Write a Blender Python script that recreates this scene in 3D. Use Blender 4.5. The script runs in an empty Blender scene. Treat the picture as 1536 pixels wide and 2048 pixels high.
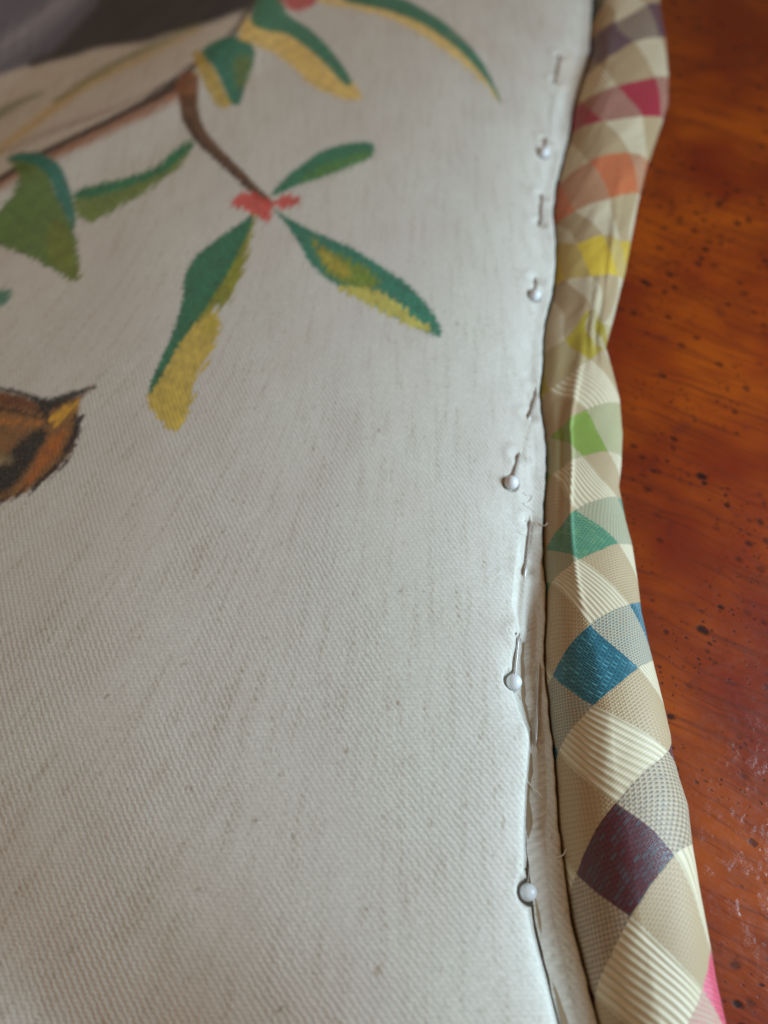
import bpy, math, random
import numpy as np
from mathutils import Vector

# ------------------------------------------------------------------ scene, camera, light
# authored in millimetres, written in metres (MM)
MM = 0.001
C = bpy.context.scene.collection
SC = bpy.context.scene
rng = np.random.default_rng(7)
random.seed(7)

F = 1580.0                       # focal length in photo pixels (photo is 1536 x 2048)
TILT = math.radians(28.6)
CH = 187.0                       # camera height above the table, mm
ST, CT = math.sin(TILT), math.cos(TILT)

cam_d = bpy.data.cameras.new('camera')
cam = bpy.data.objects.new('camera', cam_d)
C.objects.link(cam)
cam.location = (0, 0, CH * MM)
cam.rotation_euler = (TILT, 0, 0)
cam_d.sensor_fit = 'VERTICAL'
cam_d.sensor_height = 36.0
cam_d.lens = F / 2048 * 36.0
cam_d.clip_start = 0.005
cam_d.clip_end = 20
cam_d.dof.use_dof = True
cam_d.dof.focus_distance = 0.176
cam_d.dof.aperture_fstop = 7.0
SC.camera = cam

SC.view_settings.view_transform = 'Standard'
SC.view_settings.look = 'None'
SC.view_settings.exposure = 0.0
SC.view_settings.gamma = 1.0

w = bpy.data.worlds.new('World')
SC.world = w
w.use_nodes = True
bg = w.node_tree.nodes['Background']
bg.inputs[0].default_value = (1.0, 0.58, 0.27, 1)
bg.inputs[1].default_value = 0.27


def area(name, loc, target, size, size_y, power, color):
    d = bpy.data.lights.new(name, 'AREA')
    d.shape = 'RECTANGLE'
    d.size, d.size_y = size, size_y
    d.energy = power
    d.color = color
    o = bpy.data.objects.new(name, d)
    C.objects.link(o)
    o.location = loc
    o.rotation_euler = (Vector(target) - Vector(loc)).to_track_quat('-Z', 'Y').to_euler()
    return o


# the room's window, low on the right side of the table
area('window_light', (0.33, 0.03, 0.195), (0.02, 0.05, 0.01), 0.17, 0.15, 2.12, (0.64, 0.90, 1.08))


# ------------------------------------------------------------------ pixel <-> place helpers (camera model in numpy)
def unproj(px, py, z):
    """point of the horizontal plane at height z (mm) that the photo shows at px, py"""
    px, py, z = np.asarray(px, float), np.asarray(py, float), np.asarray(z, float)
    u, v = (px - 768) / F, (1024 - py) / F
    t = (CH - z) / (CT - v * ST)
    return u * t, (ST + v * CT) * t


def proj(x, y, z):
    dz = z - CH
    depth = y * ST - dz * CT
    upc = y * CT + dz * ST
    return 768 + F * x / depth, 1024 - F * upc / depth


def smooth01(t):
    t = np.clip(t, 0, 1)
    return t * t * (3 - 2 * t)


def curve_x_of_y(pts, z, extra=0.0):
    """photo points -> monotone function X(Y) on the plane at height z"""
    p = np.array(pts, float)
    X, Y = unproj(p[:, 0], p[:, 1], z)
    o = np.argsort(Y)
    X, Y = X[o], Y[o]
    s0 = (X[1] - X[0]) / (Y[1] - Y[0])
    s1 = (X[-1] - X[-2]) / (Y[-1] - Y[-2])

    def f(y):
        r = np.interp(y, Y, X)
        r = np.where(y < Y[0], X[0] + s0 * 0.6 * (y - Y[0]), r)
        r = np.where(y > Y[-1], X[-1] + s1 * 0.3 * (y - Y[-1]), r)
        return r + extra
    # smooth a little
    yy = np.linspace(Y[0] - 60, Y[-1] + 90, 1400)
    xx = f(yy)
    k = np.hanning(17)
    k /= k.sum()
    xs = np.convolve(np.pad(xx, 8, mode='edge'), k, mode='valid')
    return lambda y: np.interp(y, yy, xs)


def waves(x, y, scale, seed, n=14, stretch=1.0):
    """cheap smooth noise in about -1..1"""
    r = np.random.default_rng(seed)
    out = np.zeros_like(x)
    for _ in range(n):
        a = r.uniform(0, 2 * math.pi)
        f = 2 * math.pi / (scale * r.uniform(0.6, 1.7))
        out = out + np.sin(f * (math.cos(a) * x + math.sin(a) * y * stretch) + r.uniform(0, 6.28))
    return out / math.sqrt(n)


# ------------------------------------------------------------------ object helpers
def mesh_np(name, verts_mm, faces, mat=None, smooth=True):
    me = bpy.data.meshes.new(name)
    v = np.asarray(verts_mm, np.float32) * MM
    f = np.asarray(faces, np.int32)
    me.vertices.add(len(v))
    me.vertices.foreach_set('co', v.ravel())
    k = f.shape[1]
    me.loops.add(f.size)
    me.loops.foreach_set('vertex_index', f.ravel())
    me.polygons.add(len(f))
    me.polygons.foreach_set('loop_start', np.arange(len(f), dtype=np.int32) * k)
    me.polygons.foreach_set('loop_total', np.full(len(f), k, np.int32))
    me.update(calc_edges=True)
    if smooth:
        me.polygons.foreach_set('use_smooth', np.ones(len(f), bool))
    if mat:
        me.materials.append(mat)
    return me


def grid_faces(nr, nc, close=False):
    i = np.arange(nr - 1)[:, None]
    j = np.arange(nc if close else nc - 1)[None, :]
    j2 = (j + 1) % nc
    a = i * nc + j
    b = i * nc + j2
    c = (i + 1) * nc + j2
    d = (i + 1) * nc + j
    return np.stack([a, b, c, d], -1).reshape(-1, 4)


def link(name, me, parent=None, label=None, cat=None, kind=None, group=None):
    o = bpy.data.objects.new(name, me)
    C.objects.link(o)
    if parent:
        o.parent = parent
        o.matrix_parent_inverse = parent.matrix_world.inverted()
    for k, v in (('label', label), ('category', cat), ('kind', kind), ('group', group)):
        if v:
            o[k] = v
    return o


def empty(name, loc_mm, label, cat, group=None):
    o = link(name, None, None, label, cat, None, group)
    o.location = Vector(loc_mm) * MM
    o.empty_display_size = 0.005
    bpy.context.view_layer.update()
    return o


def tube_mesh(name, pts, rad, mat, seg=8):
    """swept tube through pts (mm) with radius per point, closed ends"""
    P = [Vector(p) for p in pts]
    verts, n = [], len(P)
    for i, p in enumerate(P):
        d = (P[min(i + 1, n - 1)] - P[max(i - 1, 0)]).normalized()
        s = d.cross(Vector((0.123, 0.31, 0.94))).normalized()
        t = d.cross(s).normalized()
        r = rad[i] if hasattr(rad, '__len__') else rad
        for k in range(seg):
            a = 2 * math.pi * k / seg
            verts.append(p + s * (r * math.cos(a)) + t * (r * math.sin(a)))
    faces = [tuple(q) for q in grid_faces(n, seg, True).tolist()]
    faces.append(tuple(range(seg - 1, -1, -1)))
    faces.append(tuple((n - 1) * seg + k for k in range(seg)))
    me = bpy.data.meshes.new(name)
    me.from_pydata([tuple(v * MM) for v in verts], [], faces)
    me.polygons.foreach_set('use_smooth', [True] * len(faces))
    me.materials.append(mat)
    return me


def srgb(r, g, b, k=1.0):
    def f(c):
        c /= 255.0
        return c / 12.92 if c <= 0.04045 else ((c + 0.055) / 1.055) ** 2.4
    return tuple(min(1.0, f(c) * k) for c in (r, g, b))


# ------------------------------------------------------------------ node helpers
class NT:
    def __init__(self, name):
        self.m = bpy.data.materials.new(name)
        self.m.use_nodes = True
        self.t = self.m.node_tree
        self.n = self.t.nodes
        self.bsdf = self.n['Principled BSDF']

    def new(self, kind, **kw):
        n = self.n.new(kind)
        for k, v in kw.items():
            setattr(n, k, v)
        return n

    def put(self, sock, v):
        if isinstance(v, bpy.types.NodeSocket):
            self.t.links.new(v, sock)
        elif isinstance(v, (tuple, list)):
            v = tuple(v)
            if sock.type == 'RGBA' and len(v) == 3:
                v = v + (1,)
            sock.default_value = v
        else:
            sock.default_value = v

    def math(self, op, a, b=0.0, c=None, clamp=False):
        n = self.new('ShaderNodeMath', operation=op)
        n.use_clamp = clamp
        self.put(n.inputs[0], a)
        self.put(n.inputs[1], b)
        if c is not None:
            self.put(n.inputs[2], c)
        return n.outputs[0]

    def mix(self, f, a, b, mode='MIX'):
        n = self.new('ShaderNodeMix', data_type='RGBA', blend_type=mode)
        self.put(n.inputs['Factor'], f)
        self.put(n.inputs[6], a)
        self.put(n.inputs[7], b)
        return n.outputs[2]

    def noise(self, vec, scale, detail=2.0, rough=0.5, dim='3D'):
        n = self.new('ShaderNodeTexNoise', noise_dimensions=dim)
        self.put(n.inputs['Vector'], vec)
        n.inputs['Scale'].default_value = scale
        n.inputs['Detail'].default_value = detail
        n.inputs['Roughness'].default_value = rough
        return n.outputs['Fac']

    def white(self, vec):
        n = self.new('ShaderNodeTexWhiteNoise', noise_dimensions='3D')
        self.put(n.inputs['Vector'], vec)
        return n.outputs['Value']

    def xyz(self, x, y, z=0.0):
        n = self.new('ShaderNodeCombineXYZ')
        self.put(n.inputs[0], x)
        self.put(n.inputs[1], y)
        self.put(n.inputs[2], z)
        return n.outputs[0]

    def sep(self, v):
        n = self.new('ShaderNodeSeparateXYZ')
        self.put(n.inputs[0], v)
        return n.outputs

    def attr(self, name):
        return self.new('ShaderNodeAttribute', attribute_name=name)

    def rng(self, v, a, b, c=0.0, d=1.0, smooth=True):
        n = self.new('ShaderNodeMapRange')
        n.interpolation_type = 'SMOOTHSTEP' if smooth else 'LINEAR'
        n.clamp = True
        self.put(n.inputs[0], v)
        for i, q in enumerate((a, b, c, d)):
            self.put(n.inputs[i + 1], q)
        return n.outputs[0]

    def sin(self, v):       # 0..1 sine of v in turns
        s = self.math('SINE', self.math('MULTIPLY', v, 2 * math.pi))
        return self.math('MULTIPLY_ADD', s, 0.5, 0.5)

    def bump(self, h, dist_mm, strength=1.0, normal=None):
        n = self.new('ShaderNodeBump')
        n.inputs['Strength'].default_value = strength
        n.inputs['Distance'].default_value = dist_mm * MM
        self.put(n.inputs['Height'], h)
        if normal is not None:
            self.put(n.inputs['Normal'], normal)
        return n.outputs[0]

    def out(self, color=None, rough=None, normal=None, **kw):
        if color is not None:
            self.put(self.bsdf.inputs['Base Color'], color)
        if rough is not None:
            self.put(self.bsdf.inputs['Roughness'], rough)
        if normal is not None:
            self.put(self.bsdf.inputs['Normal'], normal)
        for k, v in kw.items():
            self.put(self.bsdf.inputs[k.replace('_', ' ')], v)
        return self.m


# ------------------------------------------------------------------ materials
def mat_cloth():
    """slubby cotton-linen twill; 'thread' = thread coordinates in mm, 'print' = printed colour and its cover"""
    q = NT('linen_twill')
    th = q.attr('thread').outputs['Vector']
    u, v, side = q.sep(th)
    jit = q.noise(th, 0.9, 2.0)
    jj = q.math('MULTIPLY_ADD', jit, 0.9, -0.45)
    # twill ridges run down to the right
    ph = q.math('ADD', q.math('SUBTRACT', q.math('MULTIPLY', u, 1 / 1.06), q.math('MULTIPLY', v, 1 / 1.95)), jj)
    tw = q.sin(ph)
    # weft picks across
    wf = q.sin(q.math('ADD', q.math('MULTIPLY', v, 1 / 0.80), q.math('MULTIPLY', jj, 0.6)))
    # each thread crossing a little different
    cell = q.xyz(q.math('FLOOR', q.math('MULTIPLY', u, 1 / 0.46)), q.math('FLOOR', q.math('MULTIPLY', v, 1 / 0.55)))
    wn = q.white(cell)
    sm = q.noise(th, 1.5, 3.0, 0.7)
    # where the twill shows more or less
    vis = q.rng(q.noise(q.xyz(q.math('MULTIPLY', u, 0.05), q.math('MULTIPLY', v, 0.02)), 1.0, 3.0), 0.35, 0.65, 0.35, 1.0)
    h = q.math('ADD', q.math('MULTIPLY', q.math('MULTIPLY', tw, vis), 0.42), q.math('MULTIPLY', wf, 0.22))
    h = q.math('ADD', h, q.math('ADD', q.math('MULTIPLY', wn, 0.16), q.math('MULTIPLY', sm, 0.35)))
    # slubs: darker unbleached flecks strung along the warp
    sv = q.attr('slub').outputs['Vector']
    su, sw, _s = q.sep(sv)
    sl = q.noise(q.xyz(q.math('MULTIPLY', su, 0.48), q.math('MULTIPLY', sw, 0.055)), 1.0, 2.0, 0.6)
    band = q.rng(sl, 0.45, 0.74)
    dots = q.rng(q.noise(q.xyz(q.math('MULTIPLY', u, 1.25), q.math('MULTIPLY', v, 0.75)), 1.0, 2.0, 0.6), 0.28, 0.82)
    valley = q.math('SUBTRACT', 1.0, tw)
    fl = q.math('MULTIPLY', q.math('MULTIPLY', band, dots), q.math('MULTIPLY_ADD', valley, 0.8, 0.2))
    knot = q.rng(q.noise(q.xyz(q.math('MULTIPLY', su, 0.55), q.math('MULTIPLY', sw, 0.30), 7.0), 1.0, 2.0, 0.5), 0.66, 0.80)
    base = q.mix(wn, srgb(205, 202, 192), srgb(219, 216, 206))
    lowc = q.noise(th, 0.035, 3.0)
    base = q.mix(q.math('MULTIPLY', q.rng(lowc, 0.35, 0.7), 0.5), base, srgb(208, 199, 190))
    base = q.mix(q.math('MULTIPLY', q.math('MULTIPLY', valley, vis), 0.27), base, srgb(160, 152, 142))
    base = q.mix(q.math('MULTIPLY', q.math('SUBTRACT', 1.0, wf), 0.12), base, srgb(170, 164, 156))
    base = q.mix(q.math('MULTIPLY', fl, 0.78), base, srgb(148, 126, 94))
    base = q.mix(q.math('MULTIPLY', knot, 0.55), base, srgb(138, 114, 84))
    base = q.mix(q.math('MULTIPLY', q.rng(sm, 0.55, 0.75), 0.25), base, srgb(180, 168, 150))
    pr = q.attr('print')
    # ink sits on the proud threads, the valleys stay paler
    ink = q.mix(q.math('MULTIPLY', q.math('SUBTRACT', 1.0, h, clamp=True), 0.12), pr.outputs['Color'], srgb(205, 198, 180))
    ink = q.mix(q.math('MULTIPLY', wn, 0.12), ink, (0, 0, 0))
    cover = q.math('MULTIPLY', pr.outputs['Alpha'],
                   q.math('MULTIPLY_ADD', q.rng(q.noise(th, 1.6, 2.0), 0.3, 0.62), 0.10, 0.92))
    col = q.mix(cover, base, ink)
    fuzz = q.noise(th, 6.0, 2.0)
    nb = q.bump(h, 0.13, 0.75)
    nb = q.bump(fuzz, 0.03, 0.5, nb)
    return q.out(col, 0.92, nb, Sheen_Weight=0.04, Specular_IOR_Level=0.15)


CHECK = {  # colour of the dyed warp stripe per index, and the colour of the odd thread in it
    -18: ((95, 85, 45), (95, 85, 45)), -16: ((52, 66, 40), (52, 66, 40)), -14: ((92, 60, 74), (92, 80, 105)), -12: ((168, 36, 62), (168, 36, 62)),
    -10: ((205, 112, 70), (205, 128, 84)), -8: ((226, 192, 66), (236, 202, 70)), -6: ((182, 160, 48), (200, 170, 60)),
    -4: ((136, 160, 72), (146, 172, 80)), -2: ((84, 140, 112), (124, 172, 122)), 0: ((34, 102, 118), (84, 156, 170)),
    2: ((86, 28, 38), (66, 90, 98)), 4: ((208, 66, 96), (214, 90, 112)), 6: ((215, 110, 70), (215, 110, 70))}


def mat_check():
    """bias-cut silk check; 'check' attribute counts the squares along both thread directions"""
    q = NT('silk_check')
    ab = q.attr('check').outputs['Vector']
    a, b, _ = q.sep(ab)
    # threads step the borders of the squares
    wob = q.math('MULTIPLY_ADD', q.noise(ab, 3.0, 2.0), 0.05, -0.025)
    a2 = q.math('ADD', a, wob)
    b2 = q.math('ADD', b, q.math('MULTIPLY', wob, 0.8))
    fa = q.math('FLOOR', a2)
    fb = q.math('FLOOR', b2)
    ea = q.math('SUBTRACT', 1.0, q.math('FLOORED_MODULO', fa, 2.0))
    eb = q.math('SUBTRACT', 1.0, q.math('FLOORED_MODULO', fb, 2.0))

    def ramp(idx):
        r = q.new('ShaderNodeValToRGB')
        r.color_ramp.interpolation = 'CONSTANT'
        els = r.color_ramp.elements
        ks = sorted(CHECK)
        while len(els) < len(ks):
            els.new(0.5)
        for i, k in enumerate(ks):
            els[i].position = (k + 18) / 26.0 + 0.0 if i else 0.0
        for i, k in enumerate(ks):
            els[i].color = srgb(*CHECK[k][idx]) + (1,)
        q.put(r.inputs[0], q.math('MULTIPLY', q.math('ADD', fa, 18.5), 1 / 26.0))
        return r.outputs[0]
    c1, c2 = ramp(0), ramp(1)
    # satin dashes: floats running along a, stepped between threads of b
    nthr = 30.0
    sw = q.math('GREATER_THAN', fa, 1.5)                  # the purple stripe floats the other way
    inv = q.math('SUBTRACT', 1.0, sw)
    fl_a = q.math('ADD', q.math('MULTIPLY', a, inv), q.math('MULTIPLY', b, sw))
    fl_b = q.math('ADD', q.math('MULTIPLY', b, inv), q.math('MULTIPLY', a, sw))
    tb = q.math('MULTIPLY', fl_b, nthr)
    rowb = q.math('FLOOR', tb)
    ta = q.math('MULTIPLY', fl_a, 8.0)
    dash = q.math('FRACT', q.math('ADD', ta, q.math('MULTIPLY', rowb, 0.4)))
    row_h = q.sin(tb)
    dash_m = q.rng(dash, 0.0, 0.42)                       # gap at the start of each float
    wn = q.white(q.xyz(rowb, q.math('FLOOR', q.math('ADD', ta, q.math('MULTIPLY', rowb, 0.4)))))
    alt = q.math('FLOORED_MODULO', rowb, 2.0)
    satin = q.mix(q.math('MULTIPLY', alt, q.math('MULTIPLY', q.math('MULTIPLY', wn, wn), 0.8)), c1, c2)
    satin = q.mix(q.math('MULTIPLY', q.math('SUBTRACT', 1.0, dash_m), 0.7), satin, (0.01, 0.012, 0.015))
    # plain weave of dyed warp and cream weft
    na = 24.0
    checker = q.math('FLOORED_MODULO', q.math('ADD', q.math('FLOOR', q.math('MULTIPLY', a, na)), q.math('FLOOR', q.math('MULTIPLY', b, na))), 2.0)
    wn2 = q.white(q.xyz(q.math('FLOOR', q.math('MULTIPLY', a, na)), q.math('FLOOR', q.math('MULTIPLY', b, na)), 3.0))
    cream = srgb(208, 194, 166)
    tanc = srgb(162, 138, 104)
    far = q.math('LESS_THAN', fa, -7.5)                  # the red to yellow stripes carry a stronger dye
    mixf = q.math('MULTIPLY_ADD', checker, 0.48, q.math('MULTIPLY_ADD', far, 0.30, 0.14))
    mixc = q.mix(mixf, srgb(186, 172, 144), q.mix(0.45, c1, srgb(84, 66, 42)))
    mixc = q.mix(q.math('MULTIPLY', q.math('GREATER_THAN', wn2, 0.80), 0.18), mixc, c2)
    tan = q.mix(q.math('MULTIPLY', checker, 0.45), tanc, srgb(192, 172, 136))
    # cream rep with ribs along a
    nr = 10.5
    rib = q.sin(q.math('ADD', q.math('MULTIPLY', b, nr), q.math('MULTIPLY', wob, 2.0)))
    crm = q.mix(q.math('MULTIPLY', q.rng(rib, 0.42, 0.0), 0.75), cream, srgb(160, 148, 112))
    seg = q.sin(q.math('MULTIPLY', a, 30.0))
    crm = q.mix(q.math('MULTIPLY', seg, 0.12), crm, srgb(184, 168, 128))
    odd_a = q.mix(eb, crm, tan)
    even_a = q.mix(eb, mixc, satin)
    col = q.mix(ea, odd_a, even_a)
    # heights
    h_s = q.math('MULTIPLY', row_h, q.math('MULTIPLY_ADD', dash_m, 0.7, 0.3))
    h_m = q.math('MULTIPLY', q.sin(q.math('MULTIPLY', a, na)), q.sin(q.math('MULTIPLY', b, na)))
    h_c = q.math('ADD', q.math('MULTIPLY', rib, 1.7), q.math('MULTIPLY', seg, 0.25))
    pure_s = q.math('MULTIPLY', ea, eb)
    pure_c = q.math('MULTIPLY', q.math('SUBTRACT', 1.0, ea), q.math('SUBTRACT', 1.0, eb))
    h = q.math('ADD', q.math('MULTIPLY', h_s, pure_s), q.math('MULTIPLY', h_c, pure_c))
    rest = q.math('SUBTRACT', 1.0, q.math('ADD', pure_s, pure_c))
    h = q.math('ADD', h, q.math('MULTIPLY', h_m, rest))
    nb = q.bump(h, 0.10, 0.9)
    rough = q.mix(pure_s, (0.50, 0.50, 0.50), (0.34, 0.34, 0.34))
    return q.out(col, rough, nb, Sheen_Weight=0.12, Specular_IOR_Level=0.5)


def mat_wood():
    q = NT('varnished_burl')
    co = q.new('ShaderNodeTexCoord').outputs['Object']
    mp = q.new('ShaderNodeMapping')
    mp.inputs['Rotation'].default_value = (0, 0, math.radians(27))
    mp.inputs['Scale'].default_value = (1000, 1000, 1000)
    q.put(mp.inputs['Vector'], co)
    p = mp.outputs[0]                     # mm, x along the grain
    x, y, z = q.sep(p)
    warp = q.noise(q.xyz(x, y), 0.028, 3.0)
    yw = q.math('ADD', y, q.math('MULTIPLY', warp, 9.0))
    g1 = q.noise(q.xyz(q.math('MULTIPLY', x, 0.035), q.math('MULTIPLY', yw, 0.16)), 1.0, 5.0, 0.6)
    g2 = q.noise(q.xyz(q.math('MULTIPLY', x, 0.03), q.math('MULTIPLY', yw, 0.75)), 1.0, 4.0, 0.6)
    big = q.noise(q.xyz(x, y), 0.016, 3.0, 0.55)
    c = q.mix(q.rng(big, 0.36, 0.62), srgb(106, 28, 8), srgb(148, 64, 8))
    c = q.mix(q.math('MULTIPLY', q.rng(g1, 0.42, 0.68), 0.60), c, srgb(104, 36, 12))
    c = q.mix(q.math('MULTIPLY', q.rng(g2, 0.50, 0.68), 0.55), c, srgb(80, 28, 14))
    red = q.rng(q.noise(q.xyz(x, y, 40.0), 0.03, 3.0), 0.55, 0.72)
    c = q.mix(q.math('MULTIPLY', red, 0.4), c, srgb(118, 34, 16))
    # pin knots, in loose clusters
    clus = q.rng(q.noise(q.xyz(x, y, 9.0), 0.05, 2.0), 0.40, 0.56)

    def knots(sc, seed, r0, r1):
        v = q.new('ShaderNodeTexVoronoi', feature='F1')
        dist = q.noise(p, 0.5, 2.0)
        q.put(v.inputs['Vector'], q.xyz(q.math('MULTIPLY', q.math('MULTIPLY_ADD', dist, 1.6, x), 0.72), q.math('MULTIPLY_ADD', dist, -1.0, q.math('ADD', y, seed)), seed))
        v.inputs['Scale'].default_value = sc
        v.inputs['Randomness'].default_value = 1.0
        rr = q.sep(v.outputs['Color'])
        on = q.math('GREATER_THAN', rr[0], 0.22)
        rad = q.math('MULTIPLY_ADD', rr[1], r1 - r0, r0)
        k = q.rng(q.math('DIVIDE', v.outputs['Distance'], rad), 1.0, 0.45)
        return q.math('MULTIPLY', q.math('MULTIPLY', k, on), q.math('MULTIPLY_ADD', rr[2], 0.5, 0.5))
    kn = q.math('MAXIMUM', q.math('MULTIPLY', knots(0.30, 3.0, 0.16, 0.48), clus), q.math('MULTIPLY', knots(0.15, 17.0, 0.08, 0.22), 0.9))
    kn = q.math('MAXIMUM', kn, q.math('MULTIPLY', q.math('MULTIPLY', knots(0.8, 31.0, 0.14, 0.42), clus), 0.85))
    c = q.mix(q.math('MULTIPLY', q.rng(q.noise(q.xyz(x, y, 70.0), 0.10, 3.0), 0.60, 0.75), 0.45), c, srgb(72, 24, 22))
    c = q.mix(q.math('MULTIPLY', kn, 0.95), c, srgb(24, 8, 10))
    hb = q.math('ADD', q.math('MULTIPLY', q.noise(q.xyz(q.math('MULTIPLY', x, 0.25), q.math('MULTIPLY', y, 0.9)), 1.0, 3.0, 0.6), 1.0),
                q.math('MULTIPLY', kn, -0.5))
    # fine rub marks in the varnish
    scr = q.noise(q.xyz(q.math('MULTIPLY', x, 0.9), q.math('MULTIPLY', y, 2.6), 5.0), 1.0, 3.0, 0.7)
    pores = q.noise(q.xyz(q.math('MULTIPLY', x, 1.0), q.math('MULTIPLY', y, 2.4), 15.0), 1.0, 3.0, 0.7)
    ox, oy, _o = q.sep(co)
    rx = q.math('MULTIPLY', q.math('SUBTRACT', ox, 0.096), 1 / 0.034)
    ry = q.math('MULTIPLY', q.math('SUBTRACT', oy, 0.018), 1 / 0.038)
    rr_ = q.math('ADD', q.math('MULTIPLY', rx, rx), q.math('MULTIPLY', ry, ry))
    wm = q.math('MULTIPLY', q.rng(rr_, 1.2, 0.0), q.rng(q.noise(q.xyz(x, y, 55.0), 0.22, 2.0, 0.6), 0.48, 0.70))
    worn = q.math('MULTIPLY_ADD', wm, 0.96, 0.04)
    hb2 = q.math('MULTIPLY', q.math('ADD', q.math('MULTIPLY', scr, 0.5), pores), worn)
    nb = q.bump(hb, 0.3, 0.25)
    nb2 = q.bump(hb2, 0.20, 1.0, nb)
    q.put(q.bsdf.inputs['Coat Normal'], nb2)
    rg = q.rng(q.noise(q.xyz(x, y, 2.0), 0.4, 3.0), 0.3, 0.7, 0.16, 0.30)
    return q.out(c, 0.5, nb, Specular_IOR_Level=0.1, Coat_Weight=0.45, Coat_Roughness=rg)


def mat_plain(name, col, rough, metal=0.0, **kw):
    q = NT(name)
    co = q.new('ShaderNodeTexCoord').outputs['Object']
    n = q.noise(co, 900.0, 2.0)
    c = q.mix(q.math('MULTIPLY', n, 0.25), col, tuple(x * 0.75 for x in col))
    return q.out(c, rough, None, Metallic=metal, **kw)


M_CLOTH = mat_cloth()
M_CHECK = mat_check()
M_WOOD = mat_wood()
M_PEARL = mat_plain('bead_plastic', srgb(222, 224, 228), 0.30, 0.0)
M_STEEL = mat_plain('pin_steel', srgb(200, 194, 190), 0.42, 1.0)
M_FIBRE = mat_plain('loose_fibre', srgb(228, 222, 212), 0.6)
M_BACK = mat_plain('backing_cotton', srgb(150, 128, 100), 0.9)

# ------------------------------------------------------------------ table top
def table_top():
    # slab with an eased edge; the photo sees only the middle of it
    L, R, B, T, H, e = -420., 420., -260., 620., 26., 3.
    pr = [(e, -H), (0, -H + e), (0, -e), (0.9, -0.9), (e, 0)]
    verts = []
    for ins, z in pr:
        verts += [(L + ins, B + ins, z), (R - ins, B + ins, z), (R - ins, T - ins, z), (L + ins, T - ins, z)]
    f = grid_faces(len(pr), 4, True).tolist()
    f.append([3, 2, 1, 0])
    k = (len(pr) - 1) * 4
    f.append([k, k + 1, k + 2, k + 3])
    me = bpy.data.meshes.new('table_top')
    me.from_pydata([tuple(c * MM for c in v) for v in verts], [], f)
    me.materials.append(M_WOOD)
    link('table_top', me, kind='structure', label='glossy orange-brown burl wood table top speckled with dark pin knots')


table_top()

# ------------------------------------------------------------------ traced lines
EDGE_PX = [(1188, -60), (1185, 0), (1180, 100), (1165, 150), (1147, 210), (1138, 270), (1127, 310), (1112, 365), (1106, 420), (1112, 480),
           (1111, 540), (1103, 590), (1090, 640), (1086, 680), (1085, 730), (1079, 785), (1084, 830), (1091, 870), (1093, 930), (1089, 1000),
           (1086, 1060), (1087, 1120), (1093, 1170), (1094, 1230), (1090, 1290), (1092, 1350), (1100, 1420), (1108, 1480), (1114, 1560),
           (1118, 1640), (1125, 1700), (1136, 1780), (1147, 1850), (1167, 1930), (1186, 2000), (1198, 2048), (1216, 2110)]
ZE = 11.0
x_edge = curve_x_of_y(EDGE_PX, ZE)
PUFF_PX = [(1060, 900), (1040, 1050), (1024, 1200), (1036, 1250), (1020, 1310), (1020, 1360), (1034, 1410), (1058, 1465), (1056, 1510), (1050, 1570),
           (1046, 1650), (1045, 1750), (1052, 1820), (1066, 1880), (1088, 1960), (1106, 2030), (1122, 2100)]
x_puff = curve_x_of_y(PUFF_PX, 15.5)
TREN_PX = [(1068, 900), (1062, 1050), (1050, 1180), (1062, 1250), (1052, 1310), (1056, 1400), (1074, 1470), (1070, 1530), (1066, 1600),
           (1064, 1690), (1068, 1780), (1080, 1860), (1104, 1950), (1122, 2030), (1138, 2100)]
x_tren = curve_x_of_y(TREN_PX, 9.0)
RIDGE_PX = [(-500, 560), (-200, 440), (0, 348), (190, 255), (370, 150), (450, 90), (520, 10), (560, -60)]
RX, RY = unproj([p[0] for p in RIDGE_PX], [p[1] for p in RIDGE_PX], 14.0)


def ridge_dist(x, y):
    """signed distance (mm) beyond the fold at the top left, positive behind it"""
    best = np.full(x.shape, 1e9)
    sg = np.zeros(x.shape)
    n = len(RX)
    for i in range(n - 1):
        ax, ay, bx, by = RX[i], RY[i], RX[i + 1], RY[i + 1]
        dx, dy = bx - ax, by - ay
        L2 = dx * dx + dy * dy
        t = ((x - ax) * dx + (y - ay) * dy) / L2
        t = np.clip(t, 0 if i else -9, 1 if i < n - 2 else 9)
        qx, qy = x - (ax + t * dx), y - (ay + t * dy)
        d = np.hypot(qx, qy)
        s = np.sign(dx * (y - ay) - dy * (x - ax))
        m = d < best
        best = np.where(m, d, best)
        sg = np.where(m, s, sg)
    return best * sg


def y_at(py, z=12.0):
    return float(unproj(768, py, z)[1])


Y_T0, Y_T1 = y_at(1290), y_at(1090)       # trench is deep below (towards the viewer) and gone above


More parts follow.
